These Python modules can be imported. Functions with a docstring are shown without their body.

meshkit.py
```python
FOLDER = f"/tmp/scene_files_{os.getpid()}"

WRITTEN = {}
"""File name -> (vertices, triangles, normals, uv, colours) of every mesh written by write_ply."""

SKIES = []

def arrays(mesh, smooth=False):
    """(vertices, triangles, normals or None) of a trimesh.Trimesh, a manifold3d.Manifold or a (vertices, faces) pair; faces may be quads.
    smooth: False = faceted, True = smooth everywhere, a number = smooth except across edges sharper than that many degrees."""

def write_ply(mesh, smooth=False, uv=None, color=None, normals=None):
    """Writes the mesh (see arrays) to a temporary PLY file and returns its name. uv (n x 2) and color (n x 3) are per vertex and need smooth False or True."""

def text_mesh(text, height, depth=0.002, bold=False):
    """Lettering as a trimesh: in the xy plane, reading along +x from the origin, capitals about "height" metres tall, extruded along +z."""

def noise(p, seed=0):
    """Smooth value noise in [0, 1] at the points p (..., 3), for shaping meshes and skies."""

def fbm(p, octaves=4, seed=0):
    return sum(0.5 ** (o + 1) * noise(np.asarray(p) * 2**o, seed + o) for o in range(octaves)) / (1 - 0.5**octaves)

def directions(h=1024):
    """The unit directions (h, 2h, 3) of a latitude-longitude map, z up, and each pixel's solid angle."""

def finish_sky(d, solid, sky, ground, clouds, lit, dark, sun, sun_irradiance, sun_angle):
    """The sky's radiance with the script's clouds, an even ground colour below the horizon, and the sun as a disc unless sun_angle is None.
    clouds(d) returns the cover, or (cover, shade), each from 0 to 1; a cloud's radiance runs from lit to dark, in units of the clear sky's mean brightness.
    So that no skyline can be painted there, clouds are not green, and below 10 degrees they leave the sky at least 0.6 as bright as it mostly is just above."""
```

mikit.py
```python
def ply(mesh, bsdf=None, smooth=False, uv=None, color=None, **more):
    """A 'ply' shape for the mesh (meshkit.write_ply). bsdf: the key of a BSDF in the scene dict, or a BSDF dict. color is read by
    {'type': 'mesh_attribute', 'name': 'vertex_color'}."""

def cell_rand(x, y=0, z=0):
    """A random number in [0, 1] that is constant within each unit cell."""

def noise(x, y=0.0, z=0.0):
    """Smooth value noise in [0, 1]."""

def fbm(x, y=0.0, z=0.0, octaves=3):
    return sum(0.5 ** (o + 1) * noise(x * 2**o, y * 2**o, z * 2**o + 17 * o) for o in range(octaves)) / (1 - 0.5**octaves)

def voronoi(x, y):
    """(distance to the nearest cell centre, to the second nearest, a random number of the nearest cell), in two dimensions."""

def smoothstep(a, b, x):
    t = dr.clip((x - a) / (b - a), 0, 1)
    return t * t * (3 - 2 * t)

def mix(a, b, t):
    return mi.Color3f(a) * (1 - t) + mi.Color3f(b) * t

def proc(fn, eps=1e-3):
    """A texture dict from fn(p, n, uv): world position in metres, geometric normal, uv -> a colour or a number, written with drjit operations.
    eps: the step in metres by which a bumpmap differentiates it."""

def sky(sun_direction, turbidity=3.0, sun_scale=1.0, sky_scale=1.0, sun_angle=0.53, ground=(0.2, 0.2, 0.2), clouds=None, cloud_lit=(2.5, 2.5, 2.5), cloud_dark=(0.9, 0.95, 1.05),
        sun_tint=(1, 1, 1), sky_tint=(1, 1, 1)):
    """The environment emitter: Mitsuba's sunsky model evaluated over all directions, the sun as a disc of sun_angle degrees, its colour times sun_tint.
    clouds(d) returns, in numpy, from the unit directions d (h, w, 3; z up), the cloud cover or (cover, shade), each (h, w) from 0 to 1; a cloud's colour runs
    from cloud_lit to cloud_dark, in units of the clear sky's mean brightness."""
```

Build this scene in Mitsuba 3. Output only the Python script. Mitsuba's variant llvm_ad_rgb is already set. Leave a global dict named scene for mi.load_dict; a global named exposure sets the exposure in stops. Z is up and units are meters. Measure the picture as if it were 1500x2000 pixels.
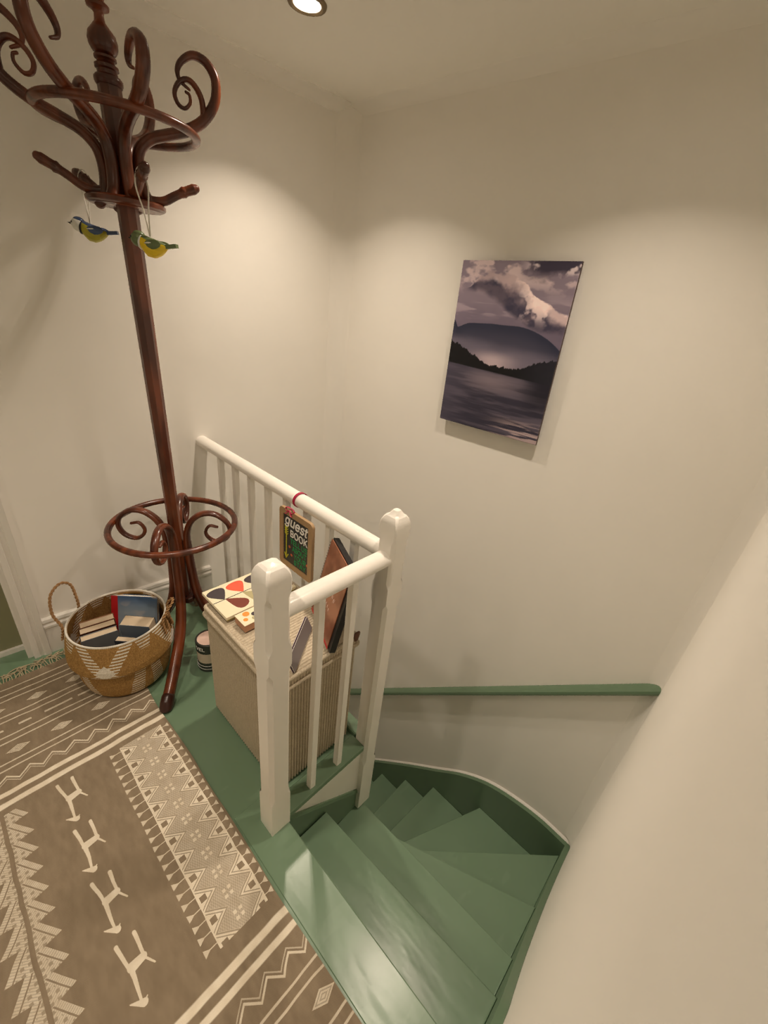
import math, random
import numpy as np, trimesh, manifold3d as m3, shapely.geometry as sg, shapely.affinity as sa
import drjit as dr, mitsuba as mi
import mikit, meshkit
from mikit import noise, fbm, voronoi, smoothstep, mix

random.seed(3); rng = np.random.default_rng(7)
T = mi.ScalarTransform4f
scene, labels = {"type": "scene"}, {}
V = np.array
PI = math.pi

# ------------------------------------------------------------------ camera, exposure, lamps
F_PX = 822.32
CAM, YAW, PITCH, ROLL = V([1.9409, -1.6576, 1.6]), math.radians(49.6153), math.radians(-26.7629), math.radians(6.9084)
fw = V([-math.cos(PITCH) * math.cos(YAW), math.cos(PITCH) * math.sin(YAW), math.sin(PITCH)])
rt = np.cross(fw, [0, 0, 1.0]); rt /= np.linalg.norm(rt); up = np.cross(rt, fw)
up2 = -rt * math.sin(ROLL) + up * math.cos(ROLL)
scene["camera"] = {"type": "perspective", "fov": 2 * math.degrees(math.atan(750 / F_PX)), "fov_axis": "x", "near_clip": 0.01, "far_clip": 50.0,
                   "to_world": T().look_at(origin=CAM.tolist(), target=(CAM + fw).tolist(), up=up2.tolist())}
exposure = 0.10
CEIL = 2.341
LAMPS = [(0.50, -0.584), (1.50, -0.584), (1.22, -1.68), (0.95, -2.70)]
LAMP_POWER = [1.12, 0.90, 0.92, 0.9]
LAMP_RGB = V([1.0, 0.843, 0.675])
BEAM = 4.2           # candela-like strength of one lamp
CUT, CORE = 55, 16   # beam edges, degrees

# ------------------------------------------------------------------ materials
def rgb(c): return {"type": "rgb", "value": [float(x) for x in c]}
def mat(key, base, rough=0.5, metallic=0.0, spec=0.5, bump=None, bscale=1.0, **kw):
    b = {"type": "principled", "base_color": base if isinstance(base, dict) else rgb(base), "roughness": rough, "metallic": metallic, "specular": spec, **kw}
    if bump is not None:
        b = {"type": "bumpmap", "tex": mikit.proc(bump[0], bump[1]), "scale": bscale, "bsdf": b}
    scene[key] = {"type": "twosided", "bsdf": b}
    return key

def plaster_h(p, n, uv):
    return 0.006 * fbm(p.x * 2.3 + p.y * 1.7, p.z * 2.1 + 3.1 * p.y, p.x * 2.9, 2)
mat("m_wall", (0.80, 0.775, 0.73), 0.55, spec=0.3, bump=(plaster_h, 4e-3))
mat("m_ceiling", (0.78, 0.76, 0.71), 0.8, spec=0.2)
mat("m_white", (0.74, 0.71, 0.66), 0.22, spec=0.5)
mat("m_trim", (0.70, 0.68, 0.64), 0.3, spec=0.5)
def green_c(p, n, uv):
    f = fbm(p.x * 5, p.y * 5, p.z * 5)
    s = smoothstep(0.66, 0.76, fbm(p.x * 22 + 3, p.y * 9, p.z * 22))
    return mix(mix((0.136, 0.220, 0.138), (0.152, 0.240, 0.154), f), (0.178, 0.268, 0.180), 0.4 * s)
def green_h(p, n, uv):
    return 0.0009 * fbm(p.x * 5, p.y * 11, p.z * 7, 2) + 0.0006 * fbm(p.x * 14, p.y * 46, p.z * 30, 2)
mat("m_green", mikit.proc(green_c), 0.27, spec=0.55, bump=(green_h, 2e-3))
mat("m_greentrim", (0.112, 0.180, 0.110), 0.34, spec=0.5)
def wood_c(p, n, uv):
    g = fbm(p.x * 30, p.y * 30, p.z * 5)
    return mix((0.050, 0.010, 0.004), (0.150, 0.034, 0.010), smoothstep(0.3, 0.75, g))
mat("m_wood", mikit.proc(wood_c), 0.26, spec=0.5, clearcoat=0.4, clearcoat_gloss=0.85)
mat("m_wooddark", (0.035, 0.010, 0.007), 0.3, spec=0.5)
mat("m_bezel", (0.20, 0.15, 0.09), 0.35, metallic=0.8)
mat("m_door", (0.21, 0.21, 0.12), 0.6)
mat("m_blackboard", (0.028, 0.03, 0.03), 0.5)
mat("m_pine", (0.36, 0.235, 0.125), 0.5)
mat("m_red", (0.33, 0.006, 0.04), 0.5)
mat("m_redbook", (0.42, 0.012, 0.016), 0.4)
mat("m_chalk", (0.78, 0.76, 0.74), 0.8)
mat("m_chalkgreen", (0.025, 0.26, 0.085), 0.8)
mat("m_chalkyellow", (0.52, 0.50, 0.04), 0.8)
mat("m_chalkorange", (0.50, 0.12, 0.05), 0.8)
mat("m_black", (0.012, 0.011, 0.011), 0.5)
mat("m_paper", (0.62, 0.50, 0.36), 0.9)
mat("m_paperwhite", (0.72, 0.69, 0.64), 0.8)
mat("m_navy", (0.03, 0.05, 0.085), 0.45)
mat("m_steel", (0.16, 0.20, 0.26), 0.45)
mat("m_greyblue", (0.24, 0.27, 0.31), 0.45)
mat("m_darkcover", (0.035, 0.018, 0.03), 0.45)
mat("m_greypage", (0.17, 0.15, 0.15), 0.6)
mat("m_cream", (0.80, 0.72, 0.52), 0.45)
mat("m_olive", (0.36, 0.29, 0.07), 0.45)
mat("m_pinkcard", (0.42, 0.22, 0.13), 0.6)
mat("m_leafdark", (0.055, 0.042, 0.048), 0.5)
mat("m_leafred", (0.75, 0.115, 0.06), 0.5)
mat("m_leafbrown", (0.185, 0.040, 0.024), 0.5)
mat("m_leafsage", (0.42, 0.37, 0.20), 0.5)
mat("m_leafyellow", (0.55, 0.42, 0.07), 0.5)
mat("m_leaforange", (0.72, 0.28, 0.05), 0.5)
mat("m_leather", (0.10, 0.035, 0.016), 0.45)
mat("m_tag", (0.45, 0.11, 0.05), 0.3)
mat("m_birdblue", (0.05, 0.085, 0.19), 0.3)
mat("m_birdyellow", (0.75, 0.54, 0.015), 0.28)
mat("m_birdolive", (0.40, 0.36, 0.03), 0.28)
mat("m_birdgreen", (0.12, 0.16, 0.07), 0.3)
mat("m_birdwhite", (0.7, 0.7, 0.66), 0.3)
mat("m_ribbon", (0.72, 0.70, 0.64), 0.6)
mat("m_fringe", (0.42, 0.35, 0.23), 0.9)
mat("m_seagrass", (0.30, 0.165, 0.070), 0.8)
mat("m_lid", (0.70, 0.50, 0.42), 0.5)
mat("m_candle", (0.55, 0.46, 0.36), 0.5)
mat("m_jar", (0.03, 0.032, 0.026), 0.3)

# ------------------------------------------------------------------ helpers
def tag(key, label=None, cat=None, group=None, kind=None):
    d = labels.setdefault(key, {})
    for k, v in (("label", label), ("category", cat), ("group", group), ("kind", kind)):
        if v: d[k] = v
    return key
COUNT = {}
def name(base):
    n = COUNT.get(base, 0); COUNT[base] = n + 1
    return base if n == 0 else f"{base}_{n:03d}"
def thing(base, label, cat, group=None, kind=None):
    return tag(name(base), label, cat, group, kind)
def put(mesh, bsdf, key, smooth=30, **kw):
    if isinstance(mesh, (list, tuple)) and not isinstance(mesh[0], np.ndarray): mesh = cat(mesh)
    scene[key] = mikit.ply(mesh, bsdf, smooth=smooth, **kw)
    return key
def part(mesh, bsdf, parent, base, smooth=30, label=None, kind=None, **kw):
    key = name(parent + "__" + base)
    put(mesh, bsdf, key, smooth, **kw)
    if label or kind: tag(key, label, None, None, kind)
    return key
def struct(key, mesh, bsdf, label, smooth=30):
    put(mesh, bsdf, key, smooth); return tag(key, label, None, None, "structure")
def tm(man):
    m = man.to_mesh(); return trimesh.Trimesh(m.vert_properties[:, :3], m.tri_verts, process=True)
def cat(ms): return trimesh.util.concatenate([m if isinstance(m, trimesh.Trimesh) else tm(m) for m in ms])
def M(mesh, R=None, t=None):
    m = mesh.copy()
    if R is not None: m.vertices = m.vertices @ np.asarray(R).T
    if t is not None: m.vertices = m.vertices + np.asarray(t)
    return m
def Rx(a): c, s = math.cos(a), math.sin(a); return V([[1, 0, 0], [0, c, -s], [0, s, c]])
def Ry(a): c, s = math.cos(a), math.sin(a); return V([[c, 0, s], [0, 1, 0], [-s, 0, c]])
def Rz(a): c, s = math.cos(a), math.sin(a); return V([[c, -s, 0], [s, c, 0], [0, 0, 1]])
def box(x0, x1, y0, y1, z0, z1):
    m = trimesh.creation.box([x1 - x0, y1 - y0, z1 - z0]); m.apply_translation([(x0 + x1) / 2, (y0 + y1) / 2, (z0 + z1) / 2]); return m
def cbox(x0, x1, y0, y1, z0, z1, c=0.003):
    """box with chamfered edges"""
    p = []
    for X, sx in ((x0, 1), (x1, -1)):
        for Y, sy in ((y0, 1), (y1, -1)):
            for Z, sz in ((z0, 1), (z1, -1)):
                p += [(X + sx * c, Y + sy * c, Z), (X + sx * c, Y, Z + sz * c), (X, Y + sy * c, Z + sz * c)]
    return tm(m3.Manifold.hull_points(np.array(p)))
def hull(p): return tm(m3.Manifold.hull_points(np.asarray(p, float)))
def prism(poly, z0, z1):
    m = trimesh.creation.extrude_polygon(sg.Polygon(poly) if not isinstance(poly, sg.Polygon) else poly, z1 - z0, engine="earcut")
    m.apply_translation([0, 0, z0]); return m
def spline(P, n, closed=False):
    """Catmull-Rom through P (k x d), n points per span"""
    P = np.asarray(P, float); k = len(P)
    Q = np.vstack([P[-1], P, P[0], P[1]]) if closed else np.vstack([2 * P[0] - P[1], P, 2 * P[-1] - P[-2]])
    out = []
    for i in range(k if closed else k - 1):
        a, b, c, d = Q[i:i + 4]
        for t in np.arange(n) / n:
            out.append(0.5 * (2 * b + (c - a) * t + (2 * a - 5 * b + 4 * c - d) * t * t + (3 * b - a - 3 * c + d) * t ** 3))
    if not closed: out.append(P[-1])
    return np.array(out)
def tube(P, r, n=12, closed=False, flat=1.0, nrm=None):
    """sweep of an ellipse (r along the frame's first axis, r*flat along the second). nrm: fixed second axis"""
    P = np.asarray(P, float); k = len(P); r = np.broadcast_to(r, k)
    t = (np.roll(P, -1, 0) - np.roll(P, 1, 0)) if closed else np.gradient(P, axis=0)
    t /= np.linalg.norm(t, axis=1, keepdims=True) + 1e-12
    if nrm is not None: B = np.broadcast_to(nrm, P.shape).astype(float); B = B - (B * t).sum(1, keepdims=True) * t; B /= np.linalg.norm(B, axis=1, keepdims=True); A = np.cross(B, t)
    else:
        a = np.cross(t[0], [0.31, 0.17, 0.93]); a /= np.linalg.norm(a); A = [a]
        for i in range(1, k):
            a = A[-1] - (A[-1] @ t[i]) * t[i]; A.append(a / np.linalg.norm(a))
        A = np.array(A); B = np.cross(t, A)
    ang = np.arange(n) * 2 * PI / n
    v = (P[:, None] + r[:, None, None] * (np.cos(ang)[None, :, None] * A[:, None] + flat * np.sin(ang)[None, :, None] * B[:, None])).reshape(-1, 3)
    f = []
    for i in range(k if closed else k - 1):
        j = (i + 1) % k
        for q in range(n):
            w = (q + 1) % n
            f += [(i * n + q, i * n + w, j * n + w), (i * n + q, j * n + w, j * n + q)]
    if not closed:
        v = np.vstack([v, P[:1], P[-1:]]); c0, c1 = len(v) - 2, len(v) - 1
        for q in range(n):
            w = (q + 1) % n
            f += [(c0, w, q), (c1, (k - 1) * n + q, (k - 1) * n + w)]
    m = trimesh.Trimesh(v, f, process=False); m.fix_normals(); return m
def rtube(P, r, n=12, **k):
    """tube with rounded ends"""
    P = np.asarray(P, float); r = np.array(np.broadcast_to(r, len(P)), float)
    d0 = P[0] - P[1]; d0 /= np.linalg.norm(d0); d1 = P[-1] - P[-2]; d1 /= np.linalg.norm(d1)
    a = [0.985, 0.8, 0.5]; 
    P2 = np.vstack([[P[0] + d0 * r[0] * s for s in a], P, [P[-1] + d1 * r[-1] * s for s in a[::-1]]])
    r2 = np.concatenate([[r[0] * math.sqrt(1 - s * s) for s in a], r, [r[-1] * math.sqrt(1 - s * s) for s in a[::-1]]])
    return tube(P2, r2, n, **k)
def lathe(prof, n=48):
    """revolve (r, z) about z; closed where r = 0"""
    m = trimesh.creation.revolve(np.asarray(prof, float), sections=n); return m
def loft(rings, cap=True):
    """rings: list of (k x 3) loops"""
    k = len(rings[0]); v = np.vstack(rings); f = []
    for i in range(len(rings) - 1):
        for q in range(k):
            w = (q + 1) % k
            f += [(i * k + q, i * k + w, (i + 1) * k + w), (i * k + q, (i + 1) * k + w, (i + 1) * k + q)]
    if cap:
        v = np.vstack([v, rings[0].mean(0), rings[-1].mean(0)]); a, b = len(v) - 2, len(v) - 1; o = (len(rings) - 1) * k
        for q in range(k):
            w = (q + 1) % k; f += [(a, w, q), (b, o + q, o + w)]
    m = trimesh.Trimesh(v, f, process=False); m.fix_normals(); return m
def ball(c, r, sub=3): m = trimesh.creation.icosphere(subdivisions=sub, radius=1.0); m.vertices = m.vertices * np.asarray(r) + np.asarray(c); return m

# ------------------------------------------------------------------ room shell
LW = lambda y: 0.055 + 0.0625 * y          # x of the left wall, which is slightly askew
W, YF, ZB = 2.035, -3.3, -2.75             # right wall, wall behind the camera, bottom of the stairwell
EDGE_B, EDGE_A = -1.185, -0.765            # edges of the landing: top of the stairs, under the long railing
XN, Y2, Y1, NW = 1.2528, -0.7903, -1.2162, 0.0695

# doorway in the left wall
DOOR0, DOOR1, DOORH = -1.617, -2.50, 2.02
def left_slab(y0, y1, z0, z1, th=0.12): return prism([(LW(y0), y0), (LW(y1), y1), (LW(y1) - th, y1), (LW(y0) - th, y0)], z0, z1)
struct("wall_left", [left_slab(DOOR0, 0.1, ZB, CEIL + .1), left_slab(YF - .1, DOOR1, -0.2, CEIL + .1), left_slab(DOOR1, DOOR0, DOORH, CEIL + .1)], "m_wall", "white plastered wall on the left behind the wooden coat stand", smooth=False)
struct("wall_back", box(-0.1, W + 0.2, 0, 0.12, ZB, CEIL + .1), "m_wall", "white plastered wall with the lake picture above the winding stairs", smooth=False)
struct("wall_right", box(W, W + 0.12, YF - .1, 0, ZB, CEIL + .1), "m_wall", "white plastered wall close by on the right of the stairs", smooth=False)
struct("wall_front", box(-0.35, W, YF - 0.12, YF, -0.2, CEIL + .1), "m_wall", "white plastered wall at the far end of the landing", smooth=False)
# the rounded plaster corner between left and back wall and the soft edge to the ceiling
def fillet(r, n=40):
    a = np.linspace(0, PI / 2, n); return [(0, 0), (r, 0)] + [(r - r * math.sin(t), r - r * math.cos(t)) for t in a[1:-1]] + [(0, r)]
r0 = 0.09
cor = prism([(LW(-y) - .0006 + x, -y + .0006) for x, y in fillet(r0)], ZB, CEIL + 0.02)
struct("trim_1", cor, "m_wall", "rounded plaster corner between the left and the back wall", smooth=40)
cor2 = prism([(W + .0006 - x, -y + .0006) for x, y in fillet(0.06)][::-1], -.72, CEIL + 0.02)
struct("trim_9", cor2, "m_wall", "rounded plaster corner between the back and the right wall", smooth=40)
def cove(length, r=0.05):
    m = prism(fillet(r, 40), 0, length); return m
cv1 = M(cove(W), V([[0, 0, 1], [-1, 0, 0], [0, -1, 0.0]]), [0, 0.0006, CEIL + .0006])
struct("trim_2", cv1, "m_wall", "soft plastered edge between the back wall and the ceiling", smooth=40)
cv2 = M(cove(3.3), V([[1, 0, 0], [0, 0, -1], [0, -1, 0.0]]), [0, 0, CEIL + .0006])
cv2.vertices[:, 0] += LW(cv2.vertices[:, 1]) - .0006
struct("trim_3", cv2, "m_wall", "soft plastered edge between the left wall and the ceiling", smooth=40)
c = m3.Manifold.cube([W + .6, 3.6, 0.1]).translate([-.4, YF - .15, CEIL])
for x, y in LAMPS: c -= m3.Manifold.cylinder(0.2, 0.043, 0.043, 48).translate([x, y, CEIL - .05])
struct("ceiling", tm(c), "m_ceiling", "plain white ceiling with recessed spotlights", smooth=False)

# landing floor with the stairwell cut out
fl = [(LW(EDGE_A) - .02, EDGE_A), (XN - .02, EDGE_A), (XN - .02, -1.20), (W + .02, -1.20), (W + .02, YF - .05), (-0.35, YF - .05), (-0.3, DOOR1 - .1), (-0.3, DOOR0 + .05), (LW(DOOR0) - .02, DOOR0 + .05)]
struct("floor", prism(fl, -0.20, 0.0), "m_green", "landing floor painted glossy sage green", smooth=False)
struct("trim_4", cbox(XN - 0.1, W, -1.315, EDGE_B, -0.028, 0.002, .0035), "m_green", "green painted nosing board along the top of the stairs", smooth=False)
struct("trim_5", box(0.02, XN + .01, EDGE_A, EDGE_A + .012, -0.24, -0.005), "m_white", "white fascia board under the long railing", smooth=False)
struct("trim_6", box(0.02, XN - .03, EDGE_A - .02, EDGE_A, ZB, -0.2), "m_wall", "white panelled side wall of the lower flight", smooth=False)
struct("floor_lower", box(-0.1, W, -1.3, 0, ZB - .05, ZB), "m_green", "green floor at the bottom of the stairwell", smooth=False)
struct("wall_well", box(XN, W, -1.245, -1.215, ZB, -0.2), "m_wall", "white wall under the top step", smooth=False)

# skirting: along the left wall from the door frame to the railing
def skirting(y0, y1):
    prof = [(0, 0), (.018, 0), (.018, .135), (.022, .140), (.022, .150), (.016, .158), (.016, .164), (.020, .170), (.017, .182), (.006, .186), (0, .186)]
    rings = [V([[LW(y) + a, y, b] for a, b in prof]) for y in (y0, y1)]
    return loft(rings)
struct("baseboard_left", skirting(-1.556, Y2 - 0.02), "m_trim", "tall white moulded skirting board behind the basket and coat stand", smooth=25)
# door frame and door at the far left
def casing():
    prof = [(0, 0), (0, .020), (.018, .020), (.022, .013), (.036, .013), (.040, .022), (.060, .026), (.060, 0)]
    return prof
ms = []
for ya, sg_ in ((DOOR0, 1), (DOOR1, -1)):
    rings = [V([[LW(ya + sg_ * a) + b, ya + sg_ * a, z] for a, b in casing()]) for z in (0, DOORH + (.07))]
    ms.append(loft(rings))
rings = [V([[LW(y) + b, y, DOORH + a] for a, b in casing()]) for y in (DOOR0 + .056, DOOR1 - .056)]
ms.append(loft(rings))
ms += [box(LW(DOOR0) - .12, LW(DOOR0), DOOR0 - .02, DOOR0 + .003, 0, DOORH), box(LW(DOOR1) - .12, LW(DOOR1), DOOR1 - .003, DOOR1 + .02, 0, DOORH)]
struct("door_1", hull([(LW(y) - d, y, z) for y in (DOOR0 - .02, DOOR1 + .02) for d in (.085, .125) for z in (.022, DOORH)]), "m_door", "dull olive green door at the far left edge", smooth=False)
put(ms, "m_trim", "door_1__frame", 25); tag("door_1__frame", "white moulded door frame")
put(hull([(LW(y) - d, y, z) for y in (DOOR0 - .02, DOOR1 + .02) for d in (.07, .125) for z in (.0, .022)]), "m_trim", "door_1__threshold", False); tag("door_1__threshold", "pale strip under the door")

# ------------------------------------------------------------------ recessed spotlights
scene["m_lens"] = {"type": "twosided", "bsdf": {"type": "diffuse", "reflectance": rgb((.8, .8, .8))}}
for i, (x, y) in enumerate(LAMPS):
    lab = "round recessed ceiling spotlight at the top of the picture, glowing white" if i == 0 else "recessed ceiling spotlight out of frame, number %s along the ceiling" % ("two", "three", "four")[i - 1]
    t = thing("ceiling_spotlight", lab, "ceiling light")
    part(M(lathe([(.041, .006), (.041, -.004), (.047, -.008), (.056, -.005), (.058, .0), (.058, .003)], 64), t=[x, y, CEIL]), "m_bezel", t, "bezel", 40, label="dark brass ring")
    part(M(lathe([(0, .062), (.036, .060), (.0415, .0), (.0425, .0), (.0425, .066), (0, .066)], 48), t=[x, y, CEIL]), "m_bezel", t, "housing", 40)
    part(M(lathe([(0, .0045), (.02, .005), (.036, .007), (.0405, .012)], 48), V([[1, 0, 0], [0, 1, 0], [0, 0, 1.0]]), [x, y, CEIL]), "m_lens", t, "lens", 40, label="glowing lens",
         emitter={"type": "area", "radiance": rgb(V([1.0, .86, .72]) * 34.0)})
    for k in range(5):
        a = k * 2 * PI / 5
        scene[f"beam_{i}_{k}"] = {"type": "spot", "cutoff_angle": CUT, "beam_width": CORE, "intensity": rgb(LAMP_RGB * BEAM * LAMP_POWER[i] / 5),
            "to_world": T().look_at(origin=[x + .02 * math.cos(a), y + .02 * math.sin(a), CEIL + .003], target=[x + .02 * math.cos(a), y + .02 * math.sin(a), 0], up=[0, 1, 0])}
    if i == 0: pass

# ------------------------------------------------------------------ winding stairs
RISE = [-0.20, -0.40, -0.605, -0.81, -1.01, -1.20, -1.38, -1.56, -1.745, -1.93, -2.115, -2.30]
SX, SY = W - 0.024, -0.034        # inner faces of the strings along the right and the back wall
NX, NY = XN + NW / 2, Y2 + NW / 2   # the newel at the turn
# nosing lines: (inner point, outer point)
NOSE = [((XN + .02, EDGE_B), (SX, EDGE_B)), ((XN + .02, -1.000), (SX, -0.957)), ((XN + .01, -0.785), (SX, -0.757)), ((XN + .02, -0.752), (SX, -0.452)),
        ((XN + .03, -0.765), (SX, -0.052)), ((XN + .008, -0.765), (1.574, SY)), ((XN - .03, -0.765), (1.264, SY)), ((1.056, -0.765), (1.053, SY)),
        ((0.85, -0.765), (0.85, SY)), ((0.65, -0.765), (0.65, SY)), ((.45, -0.765), (.45, SY)), ((.25, -0.765), (.25, SY))]
st = thing("staircase", "winding staircase painted green, turning left round the white post down along the wall", "stairs")
def offs(a, b, d):
    """line a-b moved by d to the left of its direction"""
    a, b = V(a), V(b); t = (b - a) / np.linalg.norm(b - a); nn = V([-t[1], t[0]]); return a + nn * d, b + nn * d
def tread_poly(i):
    a, b = V(NOSE[i][0]), V(NOSE[i][1])                      # back edge = under the nosing above
    c, d = V(NOSE[i + 1][0]), V(NOSE[i + 1][1])
    a2, b2 = offs(a, b, -0.004)
    return a2, b2, c, d
for i in range(len(NOSE) - 1):
    z = RISE[i]; a, b, c, d = tread_poly(i)
    loop = [a, b]
    if b[0] > SX - .02 and d[1] > SY - .01: loop.append(V([SX, SY]))   # the tread in the corner
    loop += [d, c]
    loop = np.array(loop)
    if sg.Polygon(loop).exterior.is_ccw is False: loop = loop[::-1]
    P = sg.Polygon(loop).buffer(0)
    if P.geom_type != "Polygon": P = max(P.geoms, key=lambda g: g.area)
    # slab with rounded upper edge, the nosing
    r = 0.006
    rings = [(0, -0.032), (0, -r), (-r * .3, -r * .3), (-r, 0)]
    ml = []
    xy = np.array(P.exterior.coords)[:-1]
    def inset(poly, e): return np.array(poly.buffer(e, join_style=2).exterior.coords)[:-1]
    lo = [hull(np.vstack([np.c_[xy, np.full(len(xy), z - .030)], np.c_[xy, np.full(len(xy), z - r)], np.c_[inset(P, -r * .35), np.full(len(inset(P, -r * .35)), z - r * .3)], np.c_[inset(P, -r), np.full(len(inset(P, -r)), z)]]))]
    part(lo, "m_green", st, "tread", 30)
    # the riser below this tread's nosing, set back under it
    e, f = offs(c, d, -0.022 if i < 99 else 0)
    e2, f2 = offs(c, d, -0.040)
    part(hull([(*e, z - .028), (*f, z - .028), (*e2, z - .028), (*f2, z - .028), (*e, RISE[i + 1] - .03), (*f, RISE[i + 1] - .03), (*e2, RISE[i + 1] - .03), (*f2, RISE[i + 1] - .03)]), "m_green", st, "riser", False)
a, b = NOSE[0]
part(box(XN + .03, SX, EDGE_B - .015, EDGE_B - .004, RISE[0] - .03, -.02), "m_green", st, "riser", False)

# string against the right wall: a board whose top edge follows the steps
def ribbon_board(P_top, depth, nrm, th):
    """board: top edge polyline P_top (x, y, z), hanging down depth, thickness th along nrm"""
    P = np.asarray(P_top); n_ = np.asarray(nrm, float) * th; d = V([0, 0, -depth])
    return loft([V([p, p + n_, p + n_ + d, p + d]) for p in P])
sr = spline([(SX, EDGE_B - .04, .05), (SX, -1.05, .005), (SX, -.95, -.10), (SX, -.75, -.315), (SX, -.45, -.565), (SX, -.2, -.705), (SX, 0, -.750)], 6)
part(ribbon_board(sr, .6, (1, 0, 0), W - SX - .0005), "m_greentrim", st, "wall_string", 30, label="green string board along the right wall")
sb = spline([(W - .002, SY, -.748), (1.834, SY, -.735), (1.6, SY, -.785), (1.42, SY, -.895), (1.254, SY, -1.05), (1.02, SY, -1.27), (.788, SY, -1.50), (.55, SY, -1.735), (.2, SY, -2.08)], 6)
part(ribbon_board(sb, .50, (0, 1, 0), -SY - .0005), "m_greentrim", st, "wall_string", 30, label="curved green string board along the back wall")
# white plaster edge that sits on the curved string
cap = [V([p + V([0, .021, -.001]), p + V([0, .021, .002]), p + V([0, .024, .006]), p + V([0, .031, .013]), p + V([0, .0335, -.001])]) for p in sb]
struct("trim_7", loft(cap), "m_wall", "white plaster edge on top of the curved green string", smooth=40)
# outer string between the two posts, under the short railing
ya, yb = Y1 + NW / 2 - .004, Y2 - NW / 2 + .004
zs = lambda y, o: -.06 + (-.285 + .06) * (y + 1.128) / (-.83 + 1.128) + o
xs0, xs1 = XN - .016, XN + .016
part(loft([V([(xs0, y, zs(y, 0)), (xs1, y, zs(y, 0)), (xs1, y, zs(y, -.40)), (xs0, y, zs(y, -.40))]) for y in (ya, yb)]), "m_greentrim", st, "outer_string", False, label="green sloping string board between the two white posts")
part(loft([V([(xs0 - .006, y, zs(y, 0)), (xs0 - .002, y, zs(y, .016)), (xs1 + .002, y, zs(y, .016)), (xs1 + .006, y, zs(y, 0))]) for y in (ya, yb)]), "m_greentrim", st, "string_capping", False)
struct("trim_8", box(XN - .012, XN + .012, ya, yb, -.5, -.004), "m_white", "white board under the short railing above the green string", smooth=False)

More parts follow.
